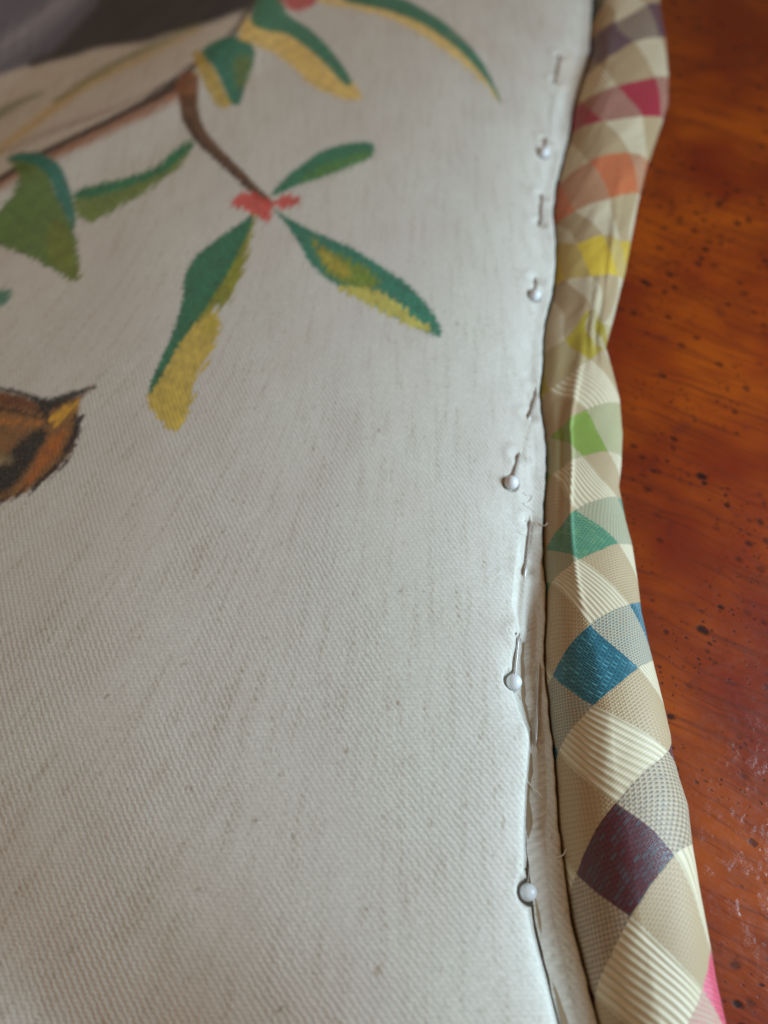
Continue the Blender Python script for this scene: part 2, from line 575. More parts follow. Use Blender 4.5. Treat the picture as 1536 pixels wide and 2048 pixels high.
def cloth_base(x, y):
    d = x_edge(y) - x
    a = smooth01((Y_T1 + 6 - y) / (Y_T1 + 6 - Y_T0))          # 1 near the viewer
    puff_w = 1.5
    z = 10.4 + 0 * x
    # rounded hem
    # the puff left of the pins
    q_ = x_puff(y) - x
    ps = np.where(q_ > 0, 0.72 + 0.28 * (1 - np.exp(-np.maximum(q_, 0) / 3.5)), 0.72 * np.exp(-(np.minimum(q_, 0) / 0.85) ** 2))
    z = z + a * 5.0 * ps
    z = z + (1 - a) * 1.4 * (1 - np.exp(-np.maximum(d, 0) / 5.0))
    xt = x_tren(y)
    z = z - a * 2.9 * np.where(x < xt, np.exp(-((x - xt) / 1.8) ** 2), np.exp(-(np.maximum(x - xt, 0) / 3.3) ** 2))
    # broad filling of the cushion
    de = d / (1 + np.maximum(y, 0) / 230.0)
    z = z + 1.6 * (1 - np.exp(-np.maximum(d - 4, 0) / 14.0)) + (1 - a) * 3.2 * (1 - np.exp(-np.maximum(d - 3, 0) / 16.0))
    z = z - 0.135 * 16 * np.logaddexp(0, (de - 42) / 16)
    z = z - 0.0020 * np.maximum(0, 30 - y - 0.35 * (x + 30)) ** 2 * smooth01((-x + 10) / 60)
    # quilt-like undulation
    z = z + 0.22 * waves(x, y, 80, 11, stretch=0.6) * smooth01(d / 30)
    z = z + 0.035 * waves(x, y, 16, 12) * smooth01(d / 8)
    z = z + 0.16 * waves(x, y, 7, 13, stretch=0.5) * np.exp(-(d / 9) ** 2)
    r = ridge_dist(x, y)
    soft = 7.0
    beyond = soft * np.logaddexp(0, r / soft)
    z = z - 0.15 * beyond + 2.0 * np.exp(-(np.minimum(r, 0) / 14) ** 2) * (r < 0) + 2.0 * (r >= 0)
    return z


# pins: photo head, photo tip, covered length fractions exposed to the eye
PINS = [  # head px, tip px, exposed [py ranges], label
    ((1088, 305), (1122, 98), [(305, 279), (162, 112)], 'white pearl-headed pin next to the crimson and orange squares, farthest one up the cushion edge'),
    ((1070, 590), (1086, 372), [(590, 560), (447, 392)], 'white pearl-headed pin just below the yellow square, second from the far end'),
    ((1023, 965), (1074, 778), [(965, 912), (832, 782)], 'white pearl-headed pin level with the cream square between the lime and sea-green squares'),
    ((1028, 1364), (1062, 1030), [(1364, 1276), (1142, 1044)], 'white pearl-headed pin beside the blue square, sitting on the lip of the puffed cloth'),
    ((1057, 1785), (1079, 1330), [(1785, 1742), (1478, 1338)], 'white pearl-headed pin in the deep fold beside the dark purple square, nearest of all'),
]


def on_cloth(px, py):
    z = 12.0
    for _ in range(25):
        X, Y = unproj(px, py, z)
        z = 0.5 * z + 0.5 * float(cloth_base(np.array([float(X)]), np.array([float(Y)]))[0])
    return np.array([float(X), float(Y), z])


PIN3 = []
for hp, tp, ex, lab in PINS:
    H0 = on_cloth(*hp)
    lift = 0.35 if hp[1] < 1300 else (0.9 if hp[1] < 1700 else -0.5)
    hx, hy = unproj(hp[0], hp[1], H0[2] + lift)
    Hh = np.array([float(hx), float(hy), H0[2] + lift])
    T0 = on_cloth(*tp)
    tz = T0[2] + (-0.1 if hp[1] < 1700 else 0.25)
    tx, ty = unproj(tp[0], tp[1], tz)
    Tt = np.array([float(tx), float(ty), tz])
    rng_t = []
    for y0, y1 in ex:
        ts = []
        for yy in (y0, y1):
            tt = np.linspace(0, 1, 400)
            P = Hh[None] + (Tt - Hh)[None] * tt[:, None]
            _, pyy = proj(P[:, 0], P[:, 1], P[:, 2])
            ts.append(float(tt[np.argmin(abs(pyy - yy))]))
        rng_t.append((min(ts), max(ts)))
    PIN3.append((Hh, Tt, rng_t, lab))


def cloth_z(x, y):
    z = cloth_base(x, y)
    for Hh, Tt, rts, _ in PIN3:
        d = Tt - Hh
        L = math.hypot(d[0], d[1])
        ux, uy = d[0] / L, d[1] / L
        m = (np.abs(x - (Hh[0] + Tt[0]) / 2) < 16) & (np.abs(y - (Hh[1] + Tt[1]) / 2) < L / 2 + 12)
        if not m.any():
            continue
        xx, yy, zz = x[m], y[m], z[m]
        s = (xx - Hh[0]) * ux + (yy - Hh[1]) * uy
        t = s / L
        w_ = np.abs((xx - Hh[0]) * uy - (yy - Hh[1]) * ux)
        pz = Hh[2] + d[2] * np.clip(t, 0, 1)
        inside = smooth01((t + 0.02) / 0.03) * smooth01((1.03 - t) / 0.03)
        e = np.zeros_like(t)
        for a, b in rts:
            e = np.maximum(e, smooth01((t - a + 0.012) / 0.02) * smooth01((b + 0.012 - t) / 0.02))
        target = pz - (1 - e) * 0.25 - e * 0.45
        width = np.where(e > 0.5, 0.65, 1.6)
        g = np.exp(-(w_ / width) ** 2) * inside
        zz = zz + g * np.where(e > 0.3, target - zz, np.maximum(target - zz, 0))
        # small tucks where the pin dives in and out
        for a, b in rts:
            for c in (a, b):
                if 0.01 < c < 0.985:
                    dd = np.hypot(s - c * L, w_ * 0.8)
                    zz = zz - 0.45 * np.exp(-(dd / 1.3) ** 2) * (w_ > 0.2) + 0.25 * np.exp(-((dd - 2.6) / 1.1) ** 2)
        # dent under the head
        dh = np.hypot(xx - Hh[0], yy - Hh[1])
        zz = np.where(dh < 2.6, np.minimum(zz, Hh[2] - 1.75 * np.sqrt(np.clip(1 - (dh / 2.65) ** 2, 0, 1)) + 0.0), zz)
        cap = Hh[2] - 0.2 + np.maximum(dh - 2.0, 0) ** 1.3 * 3.0      # the cloth stays clear of the bead all round
        zz = np.where(dh < 5, np.minimum(zz, cap), zz)
        z[m] = zz
    return z


# ------------------------------------------------------------------ the print on the cloth, traced in photo pixels
def poly_sd(poly, X, Y):
    p = np.array(poly, float)
    n = len(p)
    best = np.full(X.shape, 1e9)
    ins = np.zeros(X.shape, bool)
    for i in range(n):
        ax, ay = p[i]
        bx, by = p[(i + 1) % n]
        dx, dy = bx - ax, by - ay
        t = np.clip(((X - ax) * dx + (Y - ay) * dy) / (dx * dx + dy * dy + 1e-9), 0, 1)
        best = np.minimum(best, np.hypot(X - ax - t * dx, Y - ay - t * dy))
        c = ((ay > Y) != (by > Y)) & (X < (bx - ax) * (Y - ay) / (by - ay + 1e-12) + ax)
        ins ^= c
    return np.where(ins, -best, best)


def spline(pts, closed=True, k=5):
    p = np.array(pts, float)
    n = len(p)
    out = []
    for i in range(n if closed else n - 1):
        if closed:
            p0, p1, p2, p3 = p[i - 1], p[i], p[(i + 1) % n], p[(i + 2) % n]
        else:
            p0, p1, p2, p3 = p[max(i - 1, 0)], p[i], p[i + 1], p[min(i + 2, n - 1)]
        for s in range(k):
            t = s / k
            out.append(0.5 * ((2 * p1) + (-p0 + p2) * t + (2 * p0 - 5 * p1 + 4 * p2 - p3) * t * t + (-p0 + 3 * p1 - 3 * p2 + p3) * t ** 3))
    if not closed:
        out.append(p[-1])
    return np.array(out)


def stroke_poly(pts, widths):
    p = spline(pts, False, 5)
    wv = np.interp(np.linspace(0, 1, len(p)), np.linspace(0, 1, len(widths)), widths) / 2
    d = np.gradient(p, axis=0)
    nrm = np.stack([-d[:, 1], d[:, 0]], 1)
    nrm /= np.linalg.norm(nrm, axis=1)[:, None] + 1e-9
    return np.concatenate([p + nrm * wv[:, None], (p - nrm * wv[:, None])[::-1]])


TEAL, TEALD = (10, 118, 90), (12, 104, 96)
OLIVE, YEL, YELL = (122, 132, 34), (208, 180, 78), (232, 196, 104)
BRN, DBRN = (128, 66, 26), (70, 42, 26)
INK = []   # (polygon, colour, opacity, softness px, jag px)


def shape(pts, col, op=0.95, soft=2.5, jag=3.0):
    INK.append((spline(pts), col, op, soft, jag))


def stroke(pts, wd, col, op=0.95, soft=2.5, jag=1.5):
    INK.append((stroke_poly(pts, wd), col, op, soft, jag))


# far side of the fold: dark shape with a lilac one before it
shape([(60, 128), (110, 60), (190, -20), (240, -140), (560, -140), (510, 0), (462, 30), (400, 52), (330, 70), (290, 84), (200, 96), (150, 112), (100, 124)], (32, 34, 46), 0.97, 5, 2)
shape([(-300, 300), (-300, -200), (250, -200), (205, -20), (160, 45), (80, 120), (0, 150), (-120, 210)], (98, 100, 120), 0.95, 6, 2)
stroke([(-60, 130), (60, 60), (170, -30)], [60, 50, 40], (150, 148, 160), 0.45, 16, 0)
stroke([(0, 95), (80, 40), (150, -20)], [10, 16, 10], (172, 168, 178), 0.5, 8, 0)
stroke([(60, 128), (85, 116), (75, 122)], [10, 12, 4], (48, 32, 30), 0.8, 4, 0)
# grass strokes
stroke([(-40, 330), (40, 268), (110, 215), (190, 160), (290, 112), (395, 60)], [8, 15, 16, 14, 9, 4], (206, 176, 96), 0.75, 7, 0)
stroke([(110, 205), (190, 150), (290, 98), (395, 50)], [6, 12, 10, 4], (116, 124, 62), 0.8, 5, 0)
stroke([(-60, 270), (20, 215), (85, 184)], [20, 16, 4], (98, 116, 72), 0.7, 7, 0)
stroke([(-40, 320), (100, 265), (230, 215), (330, 172)], [4, 8, 8, 5], (140, 108, 96), 0.5, 5, 0)
# twig
stroke([(-60, 412), (0, 368), (80, 322), (190, 268), (300, 214), (372, 172)], [16, 18, 20, 22, 26, 30], (160, 92, 48), 0.8, 6, 2)
stroke([(-60, 400), (0, 358), (75, 312), (190, 256), (300, 200), (372, 160)], [11, 12, 13, 12, 14, 20], (58, 30, 18), 0.96, 3.5, 1)
stroke([(290, 196), (350, 160), (400, 124), (440, 92), (470, 62), (492, 30), (515, -10)], [4, 12, 16, 7, 10, 14, 16], (48, 36, 28), 0.9, 3.5, 1)
shape([(352, 168), (372, 142), (396, 150), (397, 172), (392, 205), (372, 212), (358, 195)], (134, 74, 30), 0.95, 3, 2)
stroke([(376, 190), (381, 232), (402, 272), (440, 312), (476, 346), (512, 382), (543, 408)], [38, 36, 28, 22, 20, 18, 10], (98, 54, 16), 0.95, 2.2, 3)
stroke([(372, 232), (390, 272), (432, 315), (470, 350), (508, 386), (540, 408)], [10, 12, 9, 8, 12, 9], (64, 38, 24), 0.8, 3, 2)
# hanging leaf at the twig
shape([(386, 112), (405, 104), (432, 140), (452, 182), (468, 206), (440, 216), (424, 196), (404, 158)], (190, 160, 60), 0.9, 3, 2)
shape([(404, 104), (430, 82), (462, 72), (494, 78), (509, 98), (506, 130), (492, 165), (481, 206), (464, 208), (450, 180), (430, 138)], TEAL, 0.95, 2.5, 2)
shape([(468, 120), (500, 112), (502, 140), (488, 175), (474, 172)], (112, 122, 44), 0.7, 6, 2)
# big leaf at the top
shape([(478, 74), (488, 44), (508, 30), (530, 50), (572, 62), (612, 88), (655, 128), (690, 162), (706, 164), (721, 186), (718, 200), (690, 198), (650, 184), (620, 168), (590, 138), (550, 108), (505, 88)], YELL, 0.92, 3, 2)
shape([(503, 28), (525, -14), (560, -10), (575, 28), (620, 58), (660, 98), (690, 138), (704, 166), (688, 168), (655, 132), (612, 94), (572, 68), (536, 62), (506, 50)], (44, 124, 92), 0.95, 2.5, 3)
shape([(556, -20), (640, -20), (626, 10), (596, 24), (574, 14)], (196, 70, 66), 0.9, 3, 3)
# arching blade
shape([(640, -6), (700, -2), (780, 14), (850, 42), (905, 82), (948, 124), (978, 165), (1001, 206), (972, 172), (930, 132), (885, 98), (830, 62), (770, 34), (700, 16), (650, 8)], YELL, 0.85, 3, 1)
shape([(690, -22), (780, -12), (850, 20), (910, 62), (955, 110), (984, 160), (1002, 206), (976, 165), (940, 122), (896, 82), (840, 46), (770, 20), (690, 2)], (34, 116, 86), 0.95, 2.5, 1)
# flower
shape([(463, 408), (480, 388), (500, 384), (524, 394), (543, 406), (542, 430), (536, 444), (515, 434), (492, 422)], (210, 66, 56), 0.92, 3.5, 4)
shape([(546, 404), (570, 390), (596, 393), (598, 406), (572, 416), (550, 412)], (210, 66, 56), 0.92, 3.5, 3)
# leaf up right
shape([(542, 390), (568, 358), (605, 328), (642, 303), (690, 288), (735, 284), (749, 293), (742, 313), (715, 326), (680, 341), (640, 355), (600, 369), (562, 386)], (16, 116, 80), 0.95, 2.5, 5)
shape([(600, 362), (630, 338), (680, 318), (735, 302), (740, 314), (712, 327), (680, 342), (640, 356)], (88, 134, 56), 0.75, 5, 4)
# leaf down right
shape([(548, 418), (580, 438), (640, 468), (700, 494), (760, 530), (815, 568), (850, 605), (876, 643), (881, 673), (845, 661), (790, 636), (735, 606), (690, 580), (650, 556), (618, 524), (598, 488), (574, 452)], (8, 114, 88), 0.96, 2.5, 5)
shape([(625, 478), (652, 498), (702, 520), (742, 542), (758, 566), (735, 577), (700, 572), (662, 550), (640, 520)], (122, 138, 34), 0.9, 4, 4)
shape([(632, 488), (652, 502), (690, 530), (700, 552), (684, 556), (654, 532)], (186, 160, 52), 0.7, 5, 3)
shape([(676, 574), (740, 577), (780, 594), (828, 634), (866, 662), (845, 661), (790, 638), (735, 608)], (198, 184, 84), 0.9, 3, 4)
# leaf down left
shape([(507, 434), (502, 470), (492, 520), (472, 570), (456, 600), (430, 618), (440, 650), (432, 680), (417, 720), (392, 760), (386, 800), (376, 832), (352, 864), (325, 846), (304, 820), (294, 785), (330, 730), (370, 650), (430, 560)], (206, 176, 60), 0.92, 2.5, 5)
shape([(508, 434), (502, 470), (492, 522), (470, 572), (455, 602), (425, 622), (392, 640), (415, 590), (460, 520)], (128, 134, 34), 0.92, 4, 4)
shape([(430, 618), (436, 655), (420, 668), (400, 655)], (176, 158, 50), 0.7, 4, 3)
shape([(508, 433), (470, 453), (420, 488), (386, 518), (368, 558), (364, 602), (350, 650), (334, 690), (314, 732), (298, 776), (300, 788), (332, 738), (362, 684), (396, 640), (428, 590), (456, 545), (480, 500)], (8, 110, 76), 0.96, 2.2, 5)
# left pair
shape([(18, 318), (50, 306), (90, 316), (112, 380), (142, 440), (152, 480), (158, 552), (140, 558), (100, 536), (40, 506), (-20, 488), (-60, 470), (-10, 425), (22, 390), (36, 350)], (84, 118, 36), 0.94, 3, 4)
shape([(110, 440), (140, 470), (158, 552), (132, 552), (100, 520), (96, 470)], (128, 134, 38), 0.6, 8, 3)
shape([(14, 318), (44, 306), (88, 310), (122, 334), (140, 380), (152, 425), (146, 458), (138, 440), (114, 395), (96, 350), (60, 326)], (18, 118, 104), 0.95, 3, 3)
shape([(152, 384), (200, 368), (260, 354), (312, 333), (350, 300), (382, 280), (380, 302), (356, 336), (330, 356), (300, 378), (250, 408), (190, 441), (160, 436), (148, 412)], (106, 130, 42), 0.93, 3, 5)
shape([(152, 384), (200, 368), (260, 354), (312, 333), (350, 300), (382, 280), (380, 298), (352, 325), (318, 348), (262, 372), (200, 392), (158, 398)], (34, 120, 86), 0.92, 3.5, 4)
shape([(-40, 582), (0, 580), (22, 584), (20, 598), (6, 610), (-40, 614)], (46, 124, 96), 0.9, 4, 3)
# butterfly wing
shape([(-60, 770), (0, 783), (45, 792), (85, 806), (120, 802), (160, 790), (190, 772), (162, 800), (156, 835), (156, 868), (142, 905), (108, 944), (60, 980), (0, 1006), (-60, 1020)], (132, 84, 26), 0.96, 3, 4)
stroke([(-60, 780), (0, 797), (45, 806), (80, 822)], [16, 20, 22, 12], (108, 56, 26), 0.9, 4, 3)
stroke([(-60, 806), (0, 817), (45, 826), (80, 838)], [5, 7, 8, 4], (60, 26, 14), 0.85, 3, 2)
stroke([(-60, 846), (20, 842), (80, 846)], [10, 12, 6], (190, 116, 34), 0.7, 6, 2)
stroke([(-60, 764), (0, 777), (50, 789), (84, 804), (105, 806), (140, 792), (165, 782), (190, 772)], [5, 6, 9, 16, 22, 16, 8, 3], (26, 17, 14), 0.96, 3, 4)
shape([(78, 806), (104, 806), (102, 836), (94, 846), (82, 830)], (28, 18, 14), 0.93, 3, 3)
shape([(101, 834), (126, 814), (150, 802), (158, 798), (154, 816), (126, 842), (108, 848)], (220, 164, 44), 0.94, 3, 2)
shape([(-60, 975), (-10, 935), (22, 900), (44, 880), (66, 862), (86, 857), (94, 872), (80, 902), (52, 942), (14, 982), (-60, 1012)], (14, 12, 12), 0.97, 4, 5)
shape([(-60, 905), (0, 908), (24, 914), (14, 928), (-60, 940)], (150, 128, 92), 0.7, 6, 2)
shape([(96, 880), (128, 862), (120, 900), (92, 932), (50, 968), (66, 930)], (186, 100, 24), 0.7, 6, 3)
stroke([(156, 830), (152, 862), (136, 900), (112, 936), (66, 974), (0, 1004)], [14, 16, 14, 10, 8, 6], (34, 20, 26), 0.93, 3.5, 5)
# faint soft-edged pinkish-tan marks up right
stroke([(900, 60), (980, 96), (1050, 150), (1090, 170)], [20, 26, 22, 10], (200, 176, 160), 0.18, 14, 0)
shape([(1128, 110), (1150, 105), (1152, 160), (1130, 182), (1112, 172)], (206, 184, 160), 0.35, 8, 0)


def ink_at(px, py, thr_u, thr_v):
    """colour and cover of the print for points given in photo pixels"""
    n = px.size
    col = np.zeros((n, 3))
    cov = np.zeros(n)
    # ink follows the threads: jagged by the twill
    jagx = 1.1 * waves(thr_u, thr_v, 1.7, 5, 16)
    jagy = 1.2 * waves(thr_u, thr_v, 2.0, 6, 16)
    tone = waves(thr_u, thr_v, 9.0, 8, 12)
    tone2 = waves(thr_u * 1.8, thr_v * 0.7, 2.4, 9, 14)
    tone3 = waves(thr_u * 1.6 + thr_v * 0.5, thr_v * 0.45, 3.2, 17, 14)
    for poly, c, op, soft, jag in INK:
        x0, y0 = poly.min(0) - 30
        x1, y1 = poly.max(0) + 30
        m = np.where((px > x0) & (px < x1) & (py > y0) & (py < y1))[0]
        if not len(m):
            continue
        X = px[m] + (jag * 0.26 + 0.5) * jagx[m]
        Y = py[m] + (jag * 0.2 + 0.4) * jagy[m]
        sd = poly_sd(poly, X, Y)
        soft = min(soft * (1.6 if soft < 4 else 2.2) + 0.6, 9.0)
        # dry brush: the later, thinner tones break up at their borders
        sd = sd + (4.0 if op < 0.945 else 0.6) * tone3[m]
        k = smooth01(0.5 - sd / (2 * soft)) * op
        cc = np.array(srgb(*c))[None] * (1 + 0.09 * tone[m][:, None] + 0.11 * tone2[m][:, None])
        a0 = cov[m]
        anew = k + a0 * (1 - k)
        wgt = np.where(anew > 1e-6, k / np.maximum(anew, 1e-6), 0)[:, None]
        col[m] = col[m] * (1 - wgt) + cc * wgt
        cov[m] = anew
    return col, cov


# ------------------------------------------------------------------ cushion
cushion = empty('cushion', (-60, 120, 0), 'cream linen-look cushion cover printed with green leafy twigs, its right edge folded under and pinned', 'cushion')


def build_cushion():
    Y0, Y1 = -34.0, 400.0
    ys = [Y0]
    while ys[-1] < Y1:
        ys.append(ys[-1] + 0.30 + 0.34 * max(0, ys[-1]) / Y1)
    ys = np.array(ys)
    nc = 620
    s = np.concatenate([np.linspace(0, 1, nc - 220)[:-1] * 0.86, np.linspace(0.86, 1, 221)])
    xl = -98 - 0.48 * np.maximum(ys, 0)
    xe = x_edge(ys) + 0.10 * waves(ys, ys * 0, 5, 21)
    Xg = xl[:, None] + (xe - xl)[:, None] * s[None]
    Yg = np.repeat(ys[:, None], nc, 1)
    Z = cloth_z(Xg.ravel(), Yg.ravel()).reshape(Xg.shape)
    # hem: quarter bend down and under, radius 0.9 mm
    r = 0.6
    d = xe[:, None] - Xg
    Z = Z - np.where(d < r, r - np.sqrt(np.clip(r * r - (r - d) ** 2, 0, None)), 0) * 0.98
    ze = Z[:, -1]
    ang = np.linspace(0, math.pi / 2, 5)[1:]
    ux = xe[:, None] - r * (1 - np.cos(ang))[None]
    uz = ze[:, None] - r * np.sin(ang)[None]
    und = np.linspace(1.5, 7, 6)
    ux = np.concatenate([ux, xe[:, None] - und[None]], 1)
    uz = np.concatenate([uz, np.repeat((ze - r)[:, None], 6, 1)], 1)
    # unseen outer margins drop to the table so that the cushion is a closed body
    Z = 1.5 + 1.0 * np.logaddexp(0, (Z - 1.5) / 1.0)
    fall = smooth01((ys - Y0) / 14.0) * smooth01((Y1 - ys) / 22.0)
    Z = 0.6 + (Z - 0.6) * fall[:, None] * smooth01((Xg - xl[:, None]) / 14.0)
    uz = 0.6 + (uz - 0.6) * fall[:, None]
    allX = np.concatenate([Xg, ux], 1)
    allZ = np.concatenate([Z, uz], 1)
    allY = np.repeat(ys[:, None], allX.shape[1], 1)
    nr, nn = allX.shape
    V = np.stack([allX, allY, allZ], -1).reshape(-1, 3)
    me = mesh_np('front_panel', V, grid_faces(nr, nn), M_CLOTH)
    # thread coordinates: the warp fans out a little towards the viewer and leans left
    along = np.concatenate([s * 0 + Xg, xe[:, None] + np.cumsum(np.full((nr, ux.shape[1]), 0.5), 1)], 1)
    k = 1 + 0.0030 * (160 - allY)
    U = (along - 14.0) / np.clip(k, 0.4, 3) + 0.8 * waves(allX, allY, 120, 31)
    Vv = allY * 1.0 + 0.02 * allX + 0.9 * waves(allX, allY, 140, 32)
    at = me.attributes.new('thread', 'FLOAT_VECTOR', 'POINT')
    buf = np.stack([U, -Vv, allX * 0], -1).astype(np.float32).reshape(-1)
    at.data.foreach_set('vector', buf)
    # slub coordinates: the warp leans further over towards the left
    sx, sy = allX.copy(), allY.copy()
    stp = (90.0 - allY) / 14.0
    for _ in range(14):
        tanp = 0.62 * smooth01((8 - sx) / 95.0) * smooth01((230 - sy) / 110.0) + 0.03
        sx = sx + tanp * stp
        sy = sy + stp
    at = me.attributes.new('slub', 'FLOAT_VECTOR', 'POINT')
    at.data.foreach_set('vector', np.stack([sx, -allY, allX * 0], -1).astype(np.float32).reshape(-1))
    px, py = proj(V[:, 0], V[:, 1], V[:, 2])
    col, cov = ink_at(px, py, U.ravel(), -Vv.ravel())
    at = me.attributes.new('print', 'FLOAT_COLOR', 'POINT')
    at.data.foreach_set('color', np.concatenate([col, cov[:, None]], 1).astype(np.float32).reshape(-1))
    link('front_panel', me, cushion)
    # the backing and the filled side under the folded edge
    yb = ys[::6]
    xeb = x_edge(yb)
    prof = [(-6.5, 9.0), (-4.6, 8.6), (-3.6, 7.0), (-3.2, 5.0), (-3.6, 2.5), (-5.2, 0.8), (-9.0, 0.25), (-40, 0.25), (-80, 0.25)]
    fb = (smooth01((yb - Y0) / 14.0) * smooth01((Y1 - yb) / 22.0))[:, None]
    bx = xeb[:, None] + np.array([p[0] for p in prof])[None]
    bz = 0.25 + (np.array([p[1] for p in prof])[None] - 0.25) * fb
    Vb = np.stack([bx, np.repeat(yb[:, None], len(prof), 1), bz], -1).reshape(-1, 3)
    link('back_panel', mesh_np('back_panel', Vb, grid_faces(len(yb), len(prof)), M_BACK), cushion)


build_cushion()

# ------------------------------------------------------------------ checked trim (soft fabric-covered cord)
RIGHT_PX = [(1325, -60), (1318, 0), (1330, 70), (1337, 150), (1336, 205), (1318, 262), (1293, 335), (1277, 400), (1262, 480), (1250, 545),
            (1238, 590), (1226, 640), (1211, 695), (1226, 745), (1239, 800), (1245, 870), (1243, 930), (1238, 975), (1251, 1040), (1264, 1090),
            (1275, 1160), (1283, 1225), (1303, 1310), (1325, 1400), (1341, 1470), (1344, 1500), (1358, 1555), (1376, 1610), (1385, 1690),
            (1400, 1780), (1413, 1850), (1422, 1900), (1432, 1960), (1452, 2048), (1470, 2110)]
CREST_PX = [(1240, -60), (1240, 0), (1228, 70), (1225, 140), (1215, 220), (1205, 320), (1200, 400), (1196, 480), (1192, 560), (1180, 640), (1178, 700),
            (1160, 780), (1146, 860), (1148, 940), (1144, 1010), (1150, 1080), (1158, 1150), (1175, 1230), (1200, 1330), (1218, 1430),
            (1222, 1520), (1238, 1620), (1258, 1720), (1272, 1820), (1290, 1920), (1320, 2048), (1335, 2110)]
LATT = {(-14, -12): (1230, 44), (-13, -12): (1268, 84), (-13, -11): (1200, 128), (-14, -11): (1176, 99), (-12, -12): (1311, 154),
        (-12, -11): (1236, 172), (-11, -12): (1321, 234), (-11, -11): (1285, 232), (-11, -10): (1205, 243), (-12, -10): (1162, 205),
        (-11, -9): (1137, 279), (-10, -10): (1259, 306), (-10, -9): (1177, 323), (-10, -11): (1292, 318), (-9, -10): (1275, 387), (-9, -9): (1220, 396),
        (-9, -8): (1150, 422), (-10, -8): (1121, 365), (-9, -7): (1112, 448), (-8, -9): (1241, 482), (-8, -8): (1206, 470),
        (-8, -10): (1258, 482), (-8, -7): (1152, 487), (-7, -8): (1236, 552), (-7, -7): (1183, 553), (-7, -6): (1132, 560), (-8, -6): (1112, 490),
        (-6, -6): (1181, 620), (-6, -7): (1197, 632), (-6, -8): (1208, 648), (-5, -6): (1207, 700), (-5, -5): (1181, 719), (-6, -5): (1130, 680),
        (-5, -4): (1098, 781), (-6, -4): (1086, 711), (-4, -5): (1240, 810), (-4, -4): (1170, 819), (-3, -4): (1217, 902), (-3, -3): (1165, 912),
        (-4, -3): (1100, 876), (-3, -4.6): (1240, 911), (-2, -3): (1234, 995), (-2, -2): (1153, 1020), (-3, -2): (1104, 951),
        (-1, -2): (1237, 1087), (-1, -1): (1160, 1119), (-2, -1): (1091, 1100), (-1, -2.55): (1262, 1090), (0, -1): (1259, 1209), (0, 0): (1180, 1250),
        (-1, 0): (1103, 1168), (0, -1.4): (1275, 1206), (1, 0): (1277, 1335), (1, 1): (1188, 1411), (0, 1): (1105, 1350), (1, -0.55): (1299, 1325),
        (2, 1): (1336, 1503), (2, 2): (1231, 1605), (1, 2): (1117, 1504), (3, 2): (1349, 1709), (3, 3): (1262, 1835), (2, 3): (1153, 1747),
        (3, 1.45): (1379, 1681), (2.35, 1): (1356, 1545), (4, 3): (1405, 1980), (4, 2): (1421, 1903), (3, 4): (1190, 1992), (-13, -13): (1321, 75), (-14, -13): (1293, 10),
        (-15, -12): (1208, 8), (-15, -11): (1187, 42)}


